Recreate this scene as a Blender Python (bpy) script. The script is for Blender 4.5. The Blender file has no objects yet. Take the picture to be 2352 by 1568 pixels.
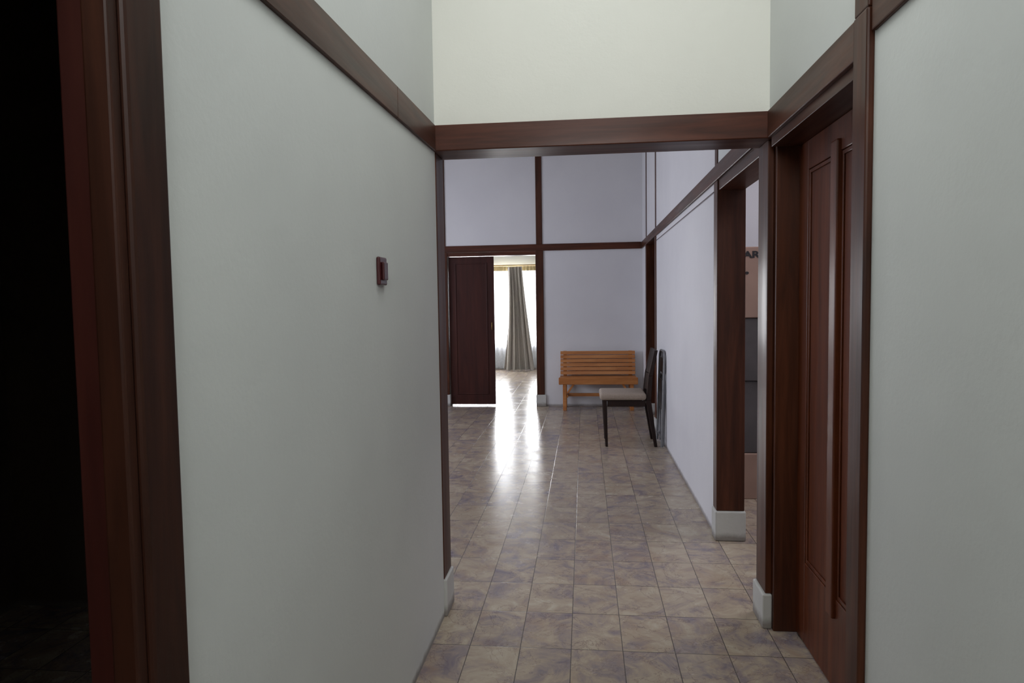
import bpy, bmesh, math, random
from mathutils import Vector, Matrix
random.seed(4)
scene = bpy.context.scene
scene.view_settings.view_transform = 'Standard'
scene.view_settings.look = 'None'

# ------------------------------------------------------------------ materials
def new_mat(name):
    m = bpy.data.materials.new(name); m.use_nodes = True
    nt = m.node_tree
    return m, nt, nt.nodes, nt.links, nt.nodes['Principled BSDF']

def coords(N, L, scale=(1,1,1), loc=(0,0,0)):
    tc = N.new('ShaderNodeTexCoord'); mp = N.new('ShaderNodeMapping')
    mp.inputs['Scale'].default_value = scale; mp.inputs['Location'].default_value = loc
    L.new(tc.outputs['Object'], mp.inputs['Vector'])
    return mp.outputs['Vector']

def noise(N, L, vec, scale, detail=4, rough=.5, dist=0):
    n = N.new('ShaderNodeTexNoise'); n.inputs['Scale'].default_value = scale
    n.inputs['Detail'].default_value = detail; n.inputs['Roughness'].default_value = rough
    n.inputs['Distortion'].default_value = dist
    L.new(vec, n.inputs['Vector']); return n.outputs['Fac']

def ramp(N, L, fac, stops):
    r = N.new('ShaderNodeValToRGB'); e = r.color_ramp.elements
    while len(e) < len(stops): e.new(.5)
    for i, (p, c) in enumerate(stops):
        e[i].position = p; e[i].color = (*c, 1)
    L.new(fac, r.inputs['Fac']); return r.outputs['Color']

def bump(N, L, h, b, strength, dist=.002):
    bp = N.new('ShaderNodeBump'); bp.inputs['Strength'].default_value = strength
    bp.inputs['Distance'].default_value = dist
    L.new(h, bp.inputs['Height']); L.new(bp.outputs['Normal'], b.inputs['Normal'])

def mnode(N, L, op, *args):
    n = N.new('ShaderNodeMath'); n.operation = op
    for i, x in enumerate(args):
        if isinstance(x, (int, float)): n.inputs[i].default_value = x
        else: L.new(x, n.inputs[i])
    return n.outputs[0]

def plaster(name, c1, c2, grime=.02):
    m, nt, N, L, b = new_mat(name)
    v = coords(N, L)
    n = noise(N, L, v, 1.3, 5, .55)
    col = ramp(N, L, n, [(.3, c2), (.65, c1)])
    # scuffed dirt band along the floor
    sp = N.new('ShaderNodeSeparateXYZ'); L.new(v, sp.inputs[0])
    gn = noise(N, L, v, 18, 5, .7)
    h = mnode(N, L, 'SUBTRACT', sp.outputs[2], mnode(N, L, 'MULTIPLY', gn, grime*1.6))
    mr = N.new('ShaderNodeMapRange'); mr.inputs[1].default_value = -.004; mr.inputs[2].default_value = grime
    mr.inputs[3].default_value = .75; mr.inputs[4].default_value = 0
    L.new(h, mr.inputs[0])
    mx = N.new('ShaderNodeMix'); mx.data_type = 'RGBA'
    L.new(mr.outputs[0], mx.inputs[0]); L.new(col, mx.inputs[6]); mx.inputs[7].default_value = (.16,.13,.11,1)
    L.new(mx.outputs[2], b.inputs['Base Color'])
    b.inputs['Roughness'].default_value = .7
    n2 = noise(N, L, v, 60, 5, .6)
    n3 = noise(N, L, v, 3.0, 2, .5)
    bump(N, L, mnode(N, L, 'MULTIPLY_ADD', n3, 7.0, n2), b, .22, .003)
    return m

def wood(name, dark, mid, light, scale=(1,1,1), rough=.38, coat=.08, gs=1.0):
    m, nt, N, L, b = new_mat(name)
    v = coords(N, L, scale)
    n = noise(N, L, v, 14*gs, 6, .62, .6)
    L.new(ramp(N, L, n, [(.25, dark), (.52, mid), (.78, light)]), b.inputs['Base Color'])
    n4 = noise(N, L, v, 6, 4, .6)
    rr = N.new('ShaderNodeMapRange'); rr.inputs[1].default_value = .3; rr.inputs[2].default_value = .7
    rr.inputs[3].default_value = rough-.06; rr.inputs[4].default_value = rough+.16
    L.new(n4, rr.inputs[0]); L.new(rr.outputs[0], b.inputs['Roughness'])
    b.inputs['Coat Weight'].default_value = coat
    b.inputs['Coat Roughness'].default_value = .2
    b.inputs['Specular IOR Level'].default_value = .22
    n2 = noise(N, L, v, 40*gs, 5, .6)
    bump(N, L, n2, b, .2, .001)
    return m

def plain(name, c, rough=.5, metal=0, var=.12, ns=20):
    m, nt, N, L, b = new_mat(name)
    v = coords(N, L)
    n = noise(N, L, v, ns, 3)
    L.new(ramp(N, L, n, [(.3, tuple(x*(1-var) for x in c)), (.7, tuple(min(1, x*(1+var)) for x in c))]), b.inputs['Base Color'])
    b.inputs['Roughness'].default_value = rough; b.inputs['Metallic'].default_value = metal
    return m

M_wall = plaster('wall_paint', (.65,.67,.655), (.61,.63,.62))
M_wallc = plaster('wall_paint_cream', (.78,.77,.71), (.75,.745,.69))
M_hall = plaster('wall_paint_hall', (.70,.69,.715), (.65,.64,.67))
M_ceil = plaster('ceiling_paint', (.75,.75,.73), (.72,.72,.70))
M_brownshade = plaster('dark_room_painted_shade', (.10,.07,.05), (.08,.055,.04))  # dark brown colour stands in for the darkness of the unlit room
D, M_, Lt = (.022,.0068,.0035), (.060,.0175,.0078), (.105,.032,.014)
W_v = wood('wood_vertical', D, M_, Lt, (1.6,1.6,.12))
W_y = wood('wood_along_y', D, M_, Lt, (1.6,.12,1.6))
W_x = wood('wood_along_x', (.028,.0085,.0045), (.075,.021,.0105), (.12,.036,.018), (.12,1.6,1.6))
W_near_shaded = wood('wood_near_shaded', (.014,.0050,.003), (.036,.0115,.0060), (.062,.020,.010), (1.6,1.6,.12), .45, .03)  # darker copy of the trim wood, shade of the near doorway put into its colour
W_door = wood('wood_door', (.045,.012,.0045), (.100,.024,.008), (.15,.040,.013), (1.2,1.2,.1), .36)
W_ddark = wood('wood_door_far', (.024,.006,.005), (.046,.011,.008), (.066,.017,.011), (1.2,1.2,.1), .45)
W_gold = wood('bench_pine', (.30,.10,.03), (.46,.18,.055), (.58,.27,.10), (.15,1.5,1.5), .4, .15)
W_chair = wood('chair_wood', (.010,.004,.003), (.018,.007,.005), (.030,.011,.008), (1,1,.3), .5)
M_cush = plain('cushion_fabric', (.34,.27,.22), .9, 0, .12, 90)
M_metal = plain('grey_painted_steel', (.20,.20,.21), .4, .4, .08)
M_vinyl = plain('grey_vinyl', (.16,.16,.17), .5)
M_switch = plain('switch_plastic', (.06,.012,.014), .25)
M_card = plain('cardboard', (.34,.22,.17), .85, 0, .07, 6)
M_cardD = plain('dark_carton', (.085,.075,.075), .7, 0, .15, 6)
M_ink = plain('printed_ink', (.015,.014,.016), .7)
M_tape = plain('packing_tape', (.42,.28,.18), .35)
M_plinth = plaster('plinth_paint', (.60,.60,.59), (.46,.45,.42), .03)
M_drape = plain('drape_cloth', (.48,.45,.41), .9, 0, .1, 60)
M_frame = plain('window_frame_wood', (.05,.025,.015), .4)
M_brass = plain('brass', (.45,.30,.12), .35, .9)
M_val = plain('valance_cloth', (.72,.6,.33), .9)

def sheer():
    m, nt, N, L, b = new_mat('sheer_cloth')
    N.remove(b); out = N['Material Output']
    t = N.new('ShaderNodeBsdfTranslucent'); t.inputs[0].default_value = (.85,.88,.95,1)
    d = N.new('ShaderNodeBsdfDiffuse'); d.inputs[0].default_value = (.8,.82,.88,1)
    tr = N.new('ShaderNodeBsdfTransparent')
    v = coords(N, L); n = noise(N, L, v, 30, 2)
    a = N.new('ShaderNodeMixShader'); a.inputs[0].default_value = .4
    L.new(t.outputs[0], a.inputs[1]); L.new(d.outputs[0], a.inputs[2])
    c = N.new('ShaderNodeMixShader')
    mr = N.new('ShaderNodeMapRange'); mr.inputs[3].default_value = .4; mr.inputs[4].default_value = .6
    L.new(n, mr.inputs[0]); L.new(mr.outputs[0], c.inputs[0])
    L.new(a.outputs[0], c.inputs[1]); L.new(tr.outputs[0], c.inputs[2])
    L.new(c.outputs[0], out.inputs[0]); return m
M_sheer = sheer()

def floor_mat():
    m, nt, N, L, b = new_mat('marble_tiles')
    TX, TY, OX, OY = .2, .307, .063, -2.604
    tc = N.new('ShaderNodeTexCoord'); sp = N.new('ShaderNodeSeparateXYZ')
    L.new(tc.outputs['Object'], sp.inputs[0])
    def mth(op, *a): return mnode(N, L, op, *a)
    ux = mth('DIVIDE', mth('ADD', sp.outputs[0], OX), TX)
    uy = mth('DIVIDE', mth('ADD', sp.outputs[1], OY), TY)
    ix, iy = mth('FLOOR', ux), mth('FLOOR', uy)
    fx, fy = mth('FRACT', ux), mth('FRACT', uy)
    ex = mth('MULTIPLY', mth('MINIMUM', fx, mth('SUBTRACT', 1.0, fx)), TX)
    ey = mth('MULTIPLY', mth('MINIMUM', fy, mth('SUBTRACT', 1.0, fy)), TY)
    e = mth('MINIMUM', ex, ey)
    grout = N.new('ShaderNodeMapRange'); grout.inputs[1].default_value = .0009; grout.inputs[2].default_value = .0022
    L.new(e, grout.inputs[0])
    cb = N.new('ShaderNodeCombineXYZ'); L.new(ix, cb.inputs[0]); L.new(iy, cb.inputs[1])
    wn = N.new('ShaderNodeTexWhiteNoise'); wn.noise_dimensions = '3D'; L.new(cb.outputs[0], wn.inputs['Vector'])
    vm = N.new('ShaderNodeVectorMath'); vm.operation = 'MULTIPLY_ADD'
    L.new(wn.outputs['Color'], vm.inputs[0]); vm.inputs[1].default_value = (20,20,20)
    L.new(tc.outputs['Object'], vm.inputs[2])
    P = vm.outputs[0]
    wv = wn.outputs['Value']
    n1 = noise(N, L, P, 5.5, 8, .66, 1.6)
    f = mth('ADD', mth('MULTIPLY', mth('SUBTRACT', wv, .5), .13), n1)
    base = ramp(N, L, f, [(.30, (.20,.165,.19)), (.42, (.29,.235,.215)), (.52, (.38,.305,.235)), (.62, (.43,.36,.275)), (.75, (.49,.43,.345))])
    n5 = noise(N, L, P, 4.5, 5, .6, 1.0)
    bl = N.new('ShaderNodeMapRange'); bl.inputs[1].default_value = .52; bl.inputs[2].default_value = .74
    bl.inputs[3].default_value = 0; bl.inputs[4].default_value = .5; L.new(n5, bl.inputs[0])
    mb = N.new('ShaderNodeMix'); mb.data_type = 'RGBA'
    L.new(bl.outputs[0], mb.inputs[0]); L.new(base, mb.inputs[6]); mb.inputs[7].default_value = (.31,.20,.13,1)
    n2 = noise(N, L, P, 4, 8, .62, 1.8)
    vein = mth('ABSOLUTE', mth('SUBTRACT', n2, .5))
    vr = N.new('ShaderNodeMapRange'); vr.inputs[1].default_value = 0; vr.inputs[2].default_value = .010
    vr.inputs[3].default_value = .65; vr.inputs[4].default_value = 0
    L.new(vein, vr.inputs[0])
    mv = N.new('ShaderNodeMix'); mv.data_type = 'RGBA'
    L.new(vr.outputs[0], mv.inputs[0]); L.new(mb.outputs[2], mv.inputs[6]); mv.inputs[7].default_value = (.14,.09,.09,1)
    mg = N.new('ShaderNodeMix'); mg.data_type = 'RGBA'
    L.new(grout.outputs[0], mg.inputs[0]); mg.inputs[6].default_value = (.08,.068,.062,1); L.new(mv.outputs[2], mg.inputs[7])
    L.new(mg.outputs[2], b.inputs['Base Color'])
    n3 = noise(N, L, tc.outputs['Object'], 5, 5, .6)
    rr = N.new('ShaderNodeMapRange'); rr.inputs[1].default_value = .3; rr.inputs[2].default_value = .7
    rr.inputs[3].default_value = .18; rr.inputs[4].default_value = .31
    L.new(n3, rr.inputs[0]); L.new(rr.outputs[0], b.inputs['Roughness'])
    b.inputs['Specular IOR Level'].default_value = .26
    bump(N, L, grout.outputs[0], b, .5, .001)
    return m
M_floor = floor_mat()

# ------------------------------------------------------------------ geometry
def bm_box(bm, x0, x1, y0, y1, z0, z1, mi=0):
    vs = [bm.verts.new(p) for p in ((x0,y0,z0),(x1,y0,z0),(x1,y1,z0),(x0,y1,z0),(x0,y0,z1),(x1,y0,z1),(x1,y1,z1),(x0,y1,z1))]
    for f in ((0,3,2,1),(4,5,6,7),(0,1,5,4),(1,2,6,5),(2,3,7,6),(3,0,4,7)):
        fc = bm.faces.new([vs[i] for i in f]); fc.material_index = mi
    return vs

def make(name, bm, mats, bevel=0, parent=None, smooth=False, seg=2):
    bmesh.ops.recalc_face_normals(bm, faces=bm.faces)
    me = bpy.data.meshes.new(name); bm.to_mesh(me); bm.free()
    for m in (mats if isinstance(mats, (list, tuple)) else [mats]): me.materials.append(m)
    o = bpy.data.objects.new(name, me); scene.collection.objects.link(o)
    if smooth:
        for p in me.polygons: p.use_smooth = True
    if bevel:
        md = o.modifiers.new('bevel', 'BEVEL'); md.width = bevel; md.segments = seg; md.limit_method = 'ANGLE'
    if parent: o.parent = parent
    return o

def boxes(name, lst, mats, bevel=0, parent=None):
    bm = bmesh.new()
    for b in lst: bm_box(bm, *b)
    return make(name, bm, mats, bevel, parent)

def empty(name, loc=(0,0,0)):
    e = bpy.data.objects.new(name, None); scene.collection.objects.link(e); e.empty_display_size = .1
    return e

XL, XR, T = -.615, .735, .14
TL = .026                # thin partition on the left
Y1, Y2 = 2.84, 2.985     # dividing wall with the framed opening
YF = 8.8                 # far hall wall
HC = 3.3
RB, RT = 1.985, 2.09

boxes('floor', [(-4.2,4.2,-1.6,14.0,-.1,0)], M_floor)
boxes('ceiling', [(-4.2,4.2,-1.6,14.0,HC,HC+.1)], M_ceil)

boxes('wall_left', [(XL-TL,XL,.858,Y1,0,HC), (XL-TL,XL,-1.5,.1,0,HC), (XL-TL,XL,.1,.858,RT-.02,HC)], M_wall)
boxes('wall_divider', [(XL,XR,Y1,Y2,RT,HC), (-4.1,XL-T,Y1,Y2,0,HC), (XL-T,XL,Y1,Y2,RT,HC)], M_wallc)
boxes('wall_right', [(XR,XR+T,-1.5,1.90,0,HC), (XR,XR+T,1.90,Y1,RT,HC), (XR,XR+T,Y1,3.92,RT,HC)], M_wall)
boxes('wall_right_hall', [(XR,XR+T,3.92,7.2,0,HC),(XR,XR+T,7.2,8.2,RB+.05,HC),(XR,XR+T,8.2,YF,0,HC)], M_hall)
# back wall of the corridor with a high fanlight opening
boxes('wall_back', [(-.755,XR+T,-1.6,-1.5,0,2.5),(-.755,-.45,-1.6,-1.5,2.5,HC),(.57,XR+T,-1.6,-1.5,2.5,HC),(-.45,.57,-1.6,-1.5,3.1,HC)], M_wall)
boxes('wall_far', [(-.60,XR+T,YF,YF+.14,0,HC), (-4.1,-1.80,YF,YF+.14,0,HC), (-1.80,-.60,YF,YF+.14,RT-.03,HC)], M_hall)
boxes('wall_hall_left', [(-4.2,-4.1,Y1,4.6,0,HC),(-4.2,-4.1,7.4,YF+.14,0,HC),(-4.2,-4.1,4.6,7.4,0,.8),(-4.2,-4.1,4.6,7.4,2.3,HC)], M_hall)
boxes('wall_dark_room', [(-2.7,-2.6,-1.6,Y1,0,HC), (-2.6,-.755,-1.6,-1.5,0,HC), (-2.6,-.77,Y1-.03,Y1-.002,0,HC)], M_brownshade)
boxes('wall_side_room', [(XR+T,4.1,5.9,6.0,0,HC),(4.1,4.2,2.7,6.0,0,HC),(XR+T,4.1,2.7,2.8,0,HC)], M_hall)
boxes('wall_store_room', [(XR+T,2.6,8.7,8.8,0,HC),(2.6,2.7,6.0,8.8,0,HC)], M_hall)
WX0, WX1, WZ0, WZ1, YW = -3.4, -.85, .5, 2.02, 13.7
boxes('wall_window_room', [(-4.2,WX0,YW,YW+.15,0,HC),(WX1,1.6,YW,YW+.15,0,HC),(WX0,WX1,YW,YW+.15,0,WZ0),(WX0,WX1,YW,YW+.15,WZ1,HC),
      (1.6,1.7,YF+.14,YW+.15,0,HC),(-4.2,-4.1,YF+.14,YW,0,HC)], M_wall)

# ------------------------------------------------------------------ timber trim
def trim(i, lst, mat, bev=.004): return boxes('trim_%d' % i, lst, mat, bev)
# left rail sags a little towards the camera
bm = bmesh.new()
ys = [.945, 2.235, Y1-.031]
for a, b_ in zip(ys[:-1], ys[1:]):
    vs = bm_box(bm, XL-.001, XL+.011, a, b_-.001, RB, RT)
    for v in vs:
        k = (Y1 - v.co.y)
        v.co.z -= .026*k
        if v.co.z > 2.0: v.co.z -= .004*k
make('trim_1', bm, W_y, .002)
trim(2, [(XL-.02,XR+.02,Y1-.03,Y2+.01,RB,RT)], W_x)
trim(3, [(XR-.016,XR+.001,1.945,Y1-.031,RB,RT)], W_y)
trim(4, [(XR-.012,XR+.001,-1.5,1.845,2.025,RT+.02)], W_y)
trim(5, [(XL-T+.005,XL+.004,Y1-.002,Y2,.165,RB)], W_v)
trim(6, [(XR-.006,XR+.02,Y1-.002,Y2,.145,RB), (XR+.0201,XR+T,Y1-.03,Y2,0,RB)], W_v)
boxes('baseboard_left', [(XL-T,XL+.014,Y1-.002,Y2+.01,0,.165)], M_plinth, .006)
boxes('baseboard_right', [(XR-.018,XR+.02,Y1-.012,Y2+.01,0,.145)], M_plinth, .006)
trim(7, [(XR-.014,XR+.001,Y2+.012,YF-.015,RB+.02,RT)], W_y)
trim(8, [(-4.1,XR-.015,YF-.016,YF+.001,RB+.02,RT)], W_x)
trim(9, [(-.62,-.52,YF-.02,YF+.145,.15,RB+.02)], W_v)
trim(10, [(-.61,-.53,YF-.014,YF+.001,RT,HC)], W_v)
trim(11, [(-1.87,-1.77,YF-.02,YF+.145,.15,RB+.02),(-1.87,-1.79,YF-.014,YF+.001,RT,HC)], W_v)
trim(12, [(-1.77,-.62,YF-.012,YF+.145,RB-.03,RB+.019)], W_x)
boxes('baseboard_far', [(-.63,-.50,YF-.028,YF+.145,0,.15),(-1.88,-1.76,YF-.028,YF+.145,0,.15)], M_plinth, .006)
trim(13, [(XR-.008,XR+T+.005,3.87,3.97,.17,RB+.02)], W_v)
trim(14, [(XR,XR+T,Y2,3.87,RB-.035,RB+.02)], W_y)
trim(15, [(XR-.006,XR+.001,3.885,3.955,RT,HC)], W_v)
boxes('baseboard_side_door', [(XR-.016,XR+T+.012,3.86,3.975,0,.17)], M_plinth, .008)
trim(16, [(XR-.01,XR+T,7.12,7.22,.13,RB+.02),(XR-.01,XR+T,8.18,8.28,.13,RB+.02)], W_v)
trim(17, [(XR-.006,XR+.001,7.13,7.21,RT,HC),(XR-.006,XR+.001,8.19,8.27,RT,HC)], W_v)
boxes('baseboard_store_door', [(XR-.018,XR+T,7.11,7.23,0,.13),(XR-.018,XR+T,8.17,8.29,0,.13)], M_plinth, .006)
trim(18, [(XR-.018,XR+.001,1.85,1.94,RT,HC)], W_v)
boxes('wall_cable', [(XR-.006,XR,3.99,7.1,RB-.03,RB-.024)], M_switch)

# ------------------------------------------------------------------ doors
d = empty('door_1')
boxes('casing', [(XR-.02,XR+.001,1.85,1.943,0,RT)], W_v, .006, d)
boxes('jamb', [(XR,XR+T,1.90,1.96,0,RB)], W_v, .002, d)
boxes('head', [(XR,XR+T,1.96,Y1-.03,RB-.035,RT)], W_y, .002, d)
F = .842
y0, y1 = 1.965, 2.805
boxes('leaf_core', [(F+.009,F+.03,y0,y1,.01,RB-.036)], W_door, 0, d)
boxes('leaf_stiles', [(F,F+.014,y0,y0+.10,.01,RB-.036),(F,F+.014,y1-.10,y1,.01,RB-.036),
     (F,F+.014,y0+.1,y1-.1,.01,.33),(F,F+.014,y0+.1,y1-.1,1.84,RB-.036)], W_door, .003, d)
boxes('leaf_astragal', [(F-.014,F+.013,2.375,2.435,.26,1.88)], W_door, .006, d)
ml = []
for a, c in ((y0+.1,2.375),(2.435,y1-.1)):
    ml += [(F+.003,F+.009,a+.002,a+.016,.332,1.838),(F+.003,F+.009,c-.016,c-.002,.332,1.838),
           (F+.003,F+.009,a+.016,c-.016,.332,.346),(F+.003,F+.009,a+.016,c-.016,1.824,1.838)]
boxes('leaf_mouldings', ml, W_door, .002, d)

# left near door, swung wide open against the wall of the dark room
d = empty('door_2')
boxes('casing', [(XL-.001,XL+.018,.860,.945,0,HC-.6)], W_near_shaded, .006, d)
boxes('jamb', [(XL-TL-.002,XL+.010,.838,.8598,0,RB),(XL-TL,XL+.001,.1,.13,0,RB)], W_near_shaded, .004, d)
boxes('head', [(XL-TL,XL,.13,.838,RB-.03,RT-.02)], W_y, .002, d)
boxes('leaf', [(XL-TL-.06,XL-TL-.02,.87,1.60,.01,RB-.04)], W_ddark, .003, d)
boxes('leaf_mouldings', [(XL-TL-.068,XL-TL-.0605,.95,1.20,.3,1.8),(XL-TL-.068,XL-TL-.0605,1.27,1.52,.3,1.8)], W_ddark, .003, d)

d = empty('door_3')
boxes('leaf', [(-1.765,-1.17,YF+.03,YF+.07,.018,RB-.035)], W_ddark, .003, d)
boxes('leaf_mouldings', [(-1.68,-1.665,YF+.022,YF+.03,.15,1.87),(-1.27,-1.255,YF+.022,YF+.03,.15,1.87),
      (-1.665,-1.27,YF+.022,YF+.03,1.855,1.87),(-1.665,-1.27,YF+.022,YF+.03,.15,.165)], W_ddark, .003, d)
def tube(name, pts, r, mat, parent=None, cyc=False):
    cu = bpy.data.curves.new(name, 'CURVE'); cu.dimensions = '3D'; cu.bevel_depth = r; cu.bevel_resolution = 4
    cu.use_fill_caps = True
    s = cu.splines.new('POLY'); s.points.add(len(pts)-1)
    for i, p in enumerate(pts): s.points[i].co = (*p, 1)
    s.use_cyclic_u = cyc; s.use_smooth = True
    o = bpy.data.objects.new(name, cu); scene.collection.objects.link(o); cu.materials.append(mat)
    if parent: o.parent = parent
    return o
tube('handle', [(-1.20,YF+.03,1.0),(-1.20,YF+.0,1.0),(-1.20,YF+.0,1.09),(-1.20,YF+.03,1.09)], .006, M_brass, d)
d = empty('door_4')
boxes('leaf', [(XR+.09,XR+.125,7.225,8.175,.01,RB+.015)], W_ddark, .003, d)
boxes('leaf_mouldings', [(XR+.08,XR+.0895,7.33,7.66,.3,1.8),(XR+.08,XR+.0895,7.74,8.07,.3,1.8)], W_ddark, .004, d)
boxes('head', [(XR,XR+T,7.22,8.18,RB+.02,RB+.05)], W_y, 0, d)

# ------------------------------------------------------------------ light switch
d = empty('light_switch')
boxes('plate', [(XL,XL+.012,1.985,2.06,1.415,1.50)], M_switch, .005, d)
boxes('rocker', [(XL+.012,XL+.02,2.0,2.045,1.43,1.485)], M_switch, .004, d)

# ------------------------------------------------------------------ bench
d = empty('slatted_bench')
bx0, bx1 = -.295, .615
by0, by1 = 8.42, 8.765
sl = []
for i in range(5):
    y = by0 + .055 + i*.058
    sl.append((bx0-.02,bx1+.02,y,y+.048,.385,.405))
boxes('seat_slats', sl, W_gold, .004, d)
boxes('seat_front_board', [(bx0-.03,bx1+.03,by0-.005,by0+.05,.325,.41)], W_gold, .006, d)
bm = bmesh.new()
for i in range(6):
    z = .425 + i*.05; yy = 8.655 + i*.011
    vs = bm_box(bm, bx0-.015, bx1+.015, yy, yy+.02, z, z+.043)
    for v in vs:
        if v.co.z > z+.01: v.co.y += .009
make('back_slats', bm, W_gold, .004, d)
bm = bmesh.new()
for x in (bx0+.02, bx1-.065):
    vs = bm_box(bm, x, x+.045, 8.685, 8.725, 0, .72)
    for v in vs:
        if v.co.z > .5: v.co.y += .04
    bm_box(bm, x, x+.045, by0+.01, by0+.055, 0, .324)
    bm_box(bm, x+.046, x+.066, by0+.02, 8.68, .33, .384)
    bm_box(bm, x+.046, x+.066, by0+.02, 8.68, .16, .20)
make('legs', bm, W_gold, .004, d)
bm = bmesh.new()
bm_box(bm, bx0+.087, bx1-.0, 8.56, 8.585, .16, .20)
for s, x in ((1, bx0+.066), (-1, bx1-.066)):
    vs = bm_box(bm, min(x, x+s*.03), max(x, x+s*.03), by0+.012, by0+.04, .22, .323)
    for v in vs:
        if v.co.z > .3: v.co.x += s*.07
make('stretcher_and_braces', bm, W_gold, .003, d)

# ------------------------------------------------------------------ dining chair (faces -X)
d = empty('dining_chair')
cy0, cy1 = 6.33, 6.73
def leg(bm, p0, p1, w0, w1):
    vs = []
    for p, w in ((p0, w0), (p1, w1)):
        for a, c in ((-1,-1),(1,-1),(1,1),(-1,1)):
            vs.append(bm.verts.new((p[0]+a*w/2, p[1]+c*w/2, p[2])))
    for f in ((3,2,1,0),(4,5,6,7),(0,1,5,4),(1,2,6,5),(2,3,7,6),(3,0,4,7)):
        bm.faces.new([vs[i] for i in f])
bm = bmesh.new()
for y in (cy0+.02, cy1-.02):
    leg(bm, (.195,y,0), (.180,y,.435), .024, .038)
    leg(bm, (.645,y,0), (.580,y,.43), .028, .046)
    leg(bm, (.580,y,.4301), (.600,y,.66), .046, .040)
    leg(bm, (.600,y,.6601), (.650,y,.895), .040, .030)
make('legs', bm, W_chair, .005, d)
boxes('apron', [(.205,.55,cy0+.01,cy0+.032,.375,.43),(.205,.55,cy1-.032,cy1-.01,.375,.43),(.17,.19,cy0+.04,cy1-.04,.375,.43),(.57,.59,cy0+.045,cy1-.045,.375,.43)], W_chair, .003, d)
bm = bmesh.new()
bm_box(bm, .135,.560, cy0-.015, cy1+.015, .436,.50)
make('seat_cushion', bm, M_cush, .026, d, True, 5)
bm = bmesh.new()
for z0, z1, xa, xb in ((.50,.66,.580,.594),(.665,.89,.596,.645)):
    n = 8
    prev = None
    for i in range(n+1):
        t = i/n; y = cy0+.04+t*(cy1-cy0-.08); bow = .018*math.sin(math.pi*t)
        ring = [bm.verts.new(p) for p in ((xa-.009+bow,y,z0),(xa+.009+bow,y,z0),(xb+.009+bow,y,z1),(xb-.009+bow,y,z1))]
        if prev:
            for k in range(4): bm.faces.new((prev[k],prev[(k+1)%4],ring[(k+1)%4],ring[k]))
        else: bm.faces.new(ring)
        prev = ring
    bm.faces.new(prev[::-1])
make('back_panel', bm, W_chair, .003, d)

# ------------------------------------------------------------------ folded metal chair leaning against the wall
d = empty('folding_chair')
def loop(xf, xt, ya, yb, zt, r=.09):
    pts = [(xf, ya, .012)]
    n = 10
    def X(z): return xf + (xt-xf)*z/zt
    for i in range(n+1):
        a = math.pi - i/n*math.pi/2
        z = zt-r+r*math.sin(a); pts.append((X(z), ya+r+r*math.cos(a), z))
    for i in range(n+1):
        a = math.pi/2 - i/n*math.pi/2
        z = zt-r+r*math.sin(a); pts.append((X(z), yb-r+r*math.cos(a), z))
    pts.append((xf, yb, .012)); return pts
tube('frame_tube', loop(.690,.720,6.28,6.66,.88), .0115, M_metal, d)
tube('rear_tube', loop(.712,.722,6.31,6.63,.66), .008, M_metal, d)
tube('foot_bar', [(.693,6.28,.09),(.693,6.66,.09)], .007, M_metal, d)
boxes('seat_panel', [(.702,.710,6.33,6.61,.34,.62)], M_vinyl, .003, d)
boxes('back_panel', [(.713,.720,6.30,6.64,.68,.82)], M_vinyl, .003, d)

# ------------------------------------------------------------------ boxes in side room
def carton(name, x0, x1, y0, y1, z0, z1, mat, tape=True):
    e = empty(name)
    boxes('body', [(x0,x1,y0,y1,z0,z1)], mat, .006, e)
    boxes('flap_seam', [(x0+.002,x1-.002,(y0+y1)/2-.025,(y0+y1)/2+.025,z1-.001,z1+.001)], M_tape, 0, e)
    if tape:
        xm = (x0+x1)/2
        boxes('tape', [(xm-.025,xm+.025,y0-.001,y0+.001,z1-.09,z1-.004)], M_tape, 0, e)
    return e
carton('cardboard_box', .90,1.75,4.70,5.35,0,.31, M_card)
e = carton('appliance_carton', .92,1.70,4.72,5.32,.312,.80, M_cardD, False)
carton('appliance_carton', .91,1.71,4.71,5.33,.803,1.225, M_cardD, False)
e = carton('cardboard_box', .90,1.72,4.70,5.33,1.228,1.70, M_card)
def text(body, name, size, loc, parent, mat=M_ink):
    cu = bpy.data.curves.new(name, 'FONT'); cu.body = body; cu.size = size; cu.extrude = .0006; cu.offset = .0025
    o = bpy.data.objects.new(name, cu); scene.collection.objects.link(o); cu.materials.append(mat)
    o.location = loc; o.rotation_euler = (math.pi/2, 0, 0); o.scale = (1.35,1,1); o.parent = parent
text('VARNE', 'printed_name', .06, (1.005, 4.6985, 1.628), e)
text('o', 'printed_mark', .03, (1.065, 4.6985, 1.52), e)

# ------------------------------------------------------------------ window, curtains
d = empty('window_1')
fr = [(WX0,WX1,YW+.02,YW+.08,WZ0,WZ0+.05),(WX0,WX1,YW+.02,YW+.08,WZ1-.05,WZ1),
      (WX0,WX0+.05,YW+.02,YW+.08,WZ0+.05,WZ1-.05),(WX1-.05,WX1,YW+.02,YW+.08,WZ0+.05,WZ1-.05)]
for x in (-2.75,-2.1,-1.16):
    fr.append((x-.03,x+.03,YW+.02,YW+.08,WZ0+.05,WZ1-.05))
boxes('frame', fr, M_frame, .004, d)
boxes('sill', [(WX0-.05,WX1+.05,YW-.06,YW+.0,WZ0-.04,WZ0)], M_plinth, .005, d)

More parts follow.
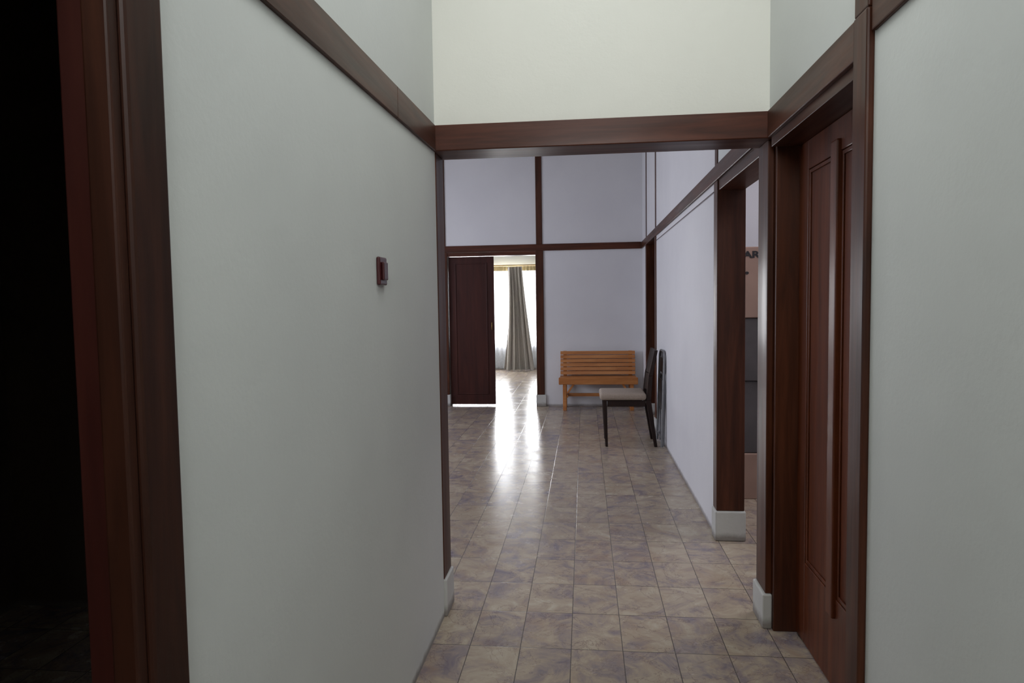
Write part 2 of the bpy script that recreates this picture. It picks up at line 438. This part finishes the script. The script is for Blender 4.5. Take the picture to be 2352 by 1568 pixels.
def cloth(name, f, nu, nv, mat, parent=None):
    bm = bmesh.new()
    g = [[bm.verts.new(f(i/nu, j/nv)) for i in range(nu+1)] for j in range(nv+1)]
    for j in range(nv):
        for i in range(nu): bm.faces.new((g[j][i],g[j][i+1],g[j+1][i+1],g[j+1][i]))
    return make(name, bm, mat, 0, parent, True)
d = empty('window_curtain')
def drape(u, v):
    z = .012 + v*2.03
    w = .30 + .30*(1-v)**1.6
    cx = -1.36 + .06*(1-v) + .02*math.sin(v*3)
    amp = .03 + .02*(1-v)
    x = cx + (u-.5)*w + .01*math.sin(u*40+v*3)
    y = YW-.26 + amp*math.sin(u*2*math.pi*5 + 1.2*math.sin(v*2.5)) - .05*(1-v)**3
    return (x, y, z)
cloth('drape', drape, 140, 40, M_drape, d)
def sh(u, v):
    z = .02 + v*1.99
    return (WX0+.1+u*2.35, YW-.12+.02*math.sin(u*2*math.pi*26+math.sin(v*3)*.6), z)
cloth('sheer_panel', sh, 320, 10, M_sheer, d)
def vl(u, v): return (WX0-.05+u*2.75, YW-.155+.012*math.sin(u*2*math.pi*40), 1.97+v*.09)
cloth('pleated_heading', vl, 320, 3, M_val, d)
tube('curtain_rod', [(WX0-.15,YW-.22,2.075),(WX1+.15,YW-.22,2.075)], .012, M_brass, d)

d = empty('window_2')
fr = [(-4.17,-4.11,4.6,7.4,.8,.85),(-4.17,-4.11,4.6,7.4,2.25,2.3)]
for y in (4.6,5.5,6.45,7.35): fr.append((-4.17,-4.11,y,y+.05,.85,2.25))
boxes('frame', fr, M_frame, .004, d)
d = empty('window_3')
boxes('frame', [(-.45,.57,-1.56,-1.52,2.5,2.54),(-.45,.57,-1.56,-1.52,3.06,3.1),(-.45,-.41,-1.56,-1.52,2.54,3.06),(.53,.57,-1.56,-1.52,2.54,3.06),(.04,.08,-1.56,-1.52,2.54,3.06)], M_frame, .003, d)

# ------------------------------------------------------------------ lights
def area(name, loc, rot, sx, sy, power, col):
    l = bpy.data.lights.new(name, 'AREA'); l.shape = 'RECTANGLE'; l.size = sx; l.size_y = sy
    l.energy = power; l.color = col
    o = bpy.data.objects.new(name, l); scene.collection.objects.link(o); o.location = loc; o.rotation_euler = rot
    return o
area('corridor_ceiling_light', (.05,1.5,HC-.04), (0,0,0), .7, 1.6, 14, (.97,1,.98))
area('fanlight_daylight', (.06,-1.62,2.8), (math.pi/2,0,0), 1.0, .56, 36, (.98,1,.98))
area('hall_window_daylight', (-4.3,6.0,1.55), (0,-math.pi/2,0), 1.45, 2.7, 60, (.80,.84,1))
area('hall_ceiling_light', (-1.8,5.8,HC-.04), (0,0,0), 2.2, 3.5, 16, (.82,.85,1))
area('window_daylight', (-2.1,YW+.5,1.35), (-math.pi/2,0,0), 2.8, 1.9, 400, (1,1,1))
area('side_room_fill', (2.2,4.0,HC-.04), (0,0,0), 1.2, 1.2, 34, (.93,.92,1))  # unseen fill lamp, added to brighten the cartons and wall
w = bpy.data.worlds.new('world'); scene.world = w; w.use_nodes = True
bg = w.node_tree.nodes['Background']; bg.inputs[0].default_value = (.9,.95,1,1); bg.inputs[1].default_value = 2.5

# ------------------------------------------------------------------ camera
psi, th, rho = .1063, .0583, .015
fwd = Vector((-math.sin(psi)*math.cos(th), math.cos(psi)*math.cos(th), -math.sin(th)))
r0 = Vector((math.cos(psi), math.sin(psi), 0))
u0 = r0.cross(fwd)
right = r0*math.cos(rho) - u0*math.sin(rho)
up = u0*math.cos(rho) + r0*math.sin(rho)
cam = bpy.data.cameras.new('camera'); cam.sensor_width = 36; cam.lens = 36*1568/2352; cam.clip_start = .02
co = bpy.data.objects.new('camera', cam); scene.collection.objects.link(co)
R = Matrix((right, up, -fwd)).transposed()
co.matrix_world = Matrix.Translation((0,0,1.36)) @ R.to_4x4()
scene.camera = co
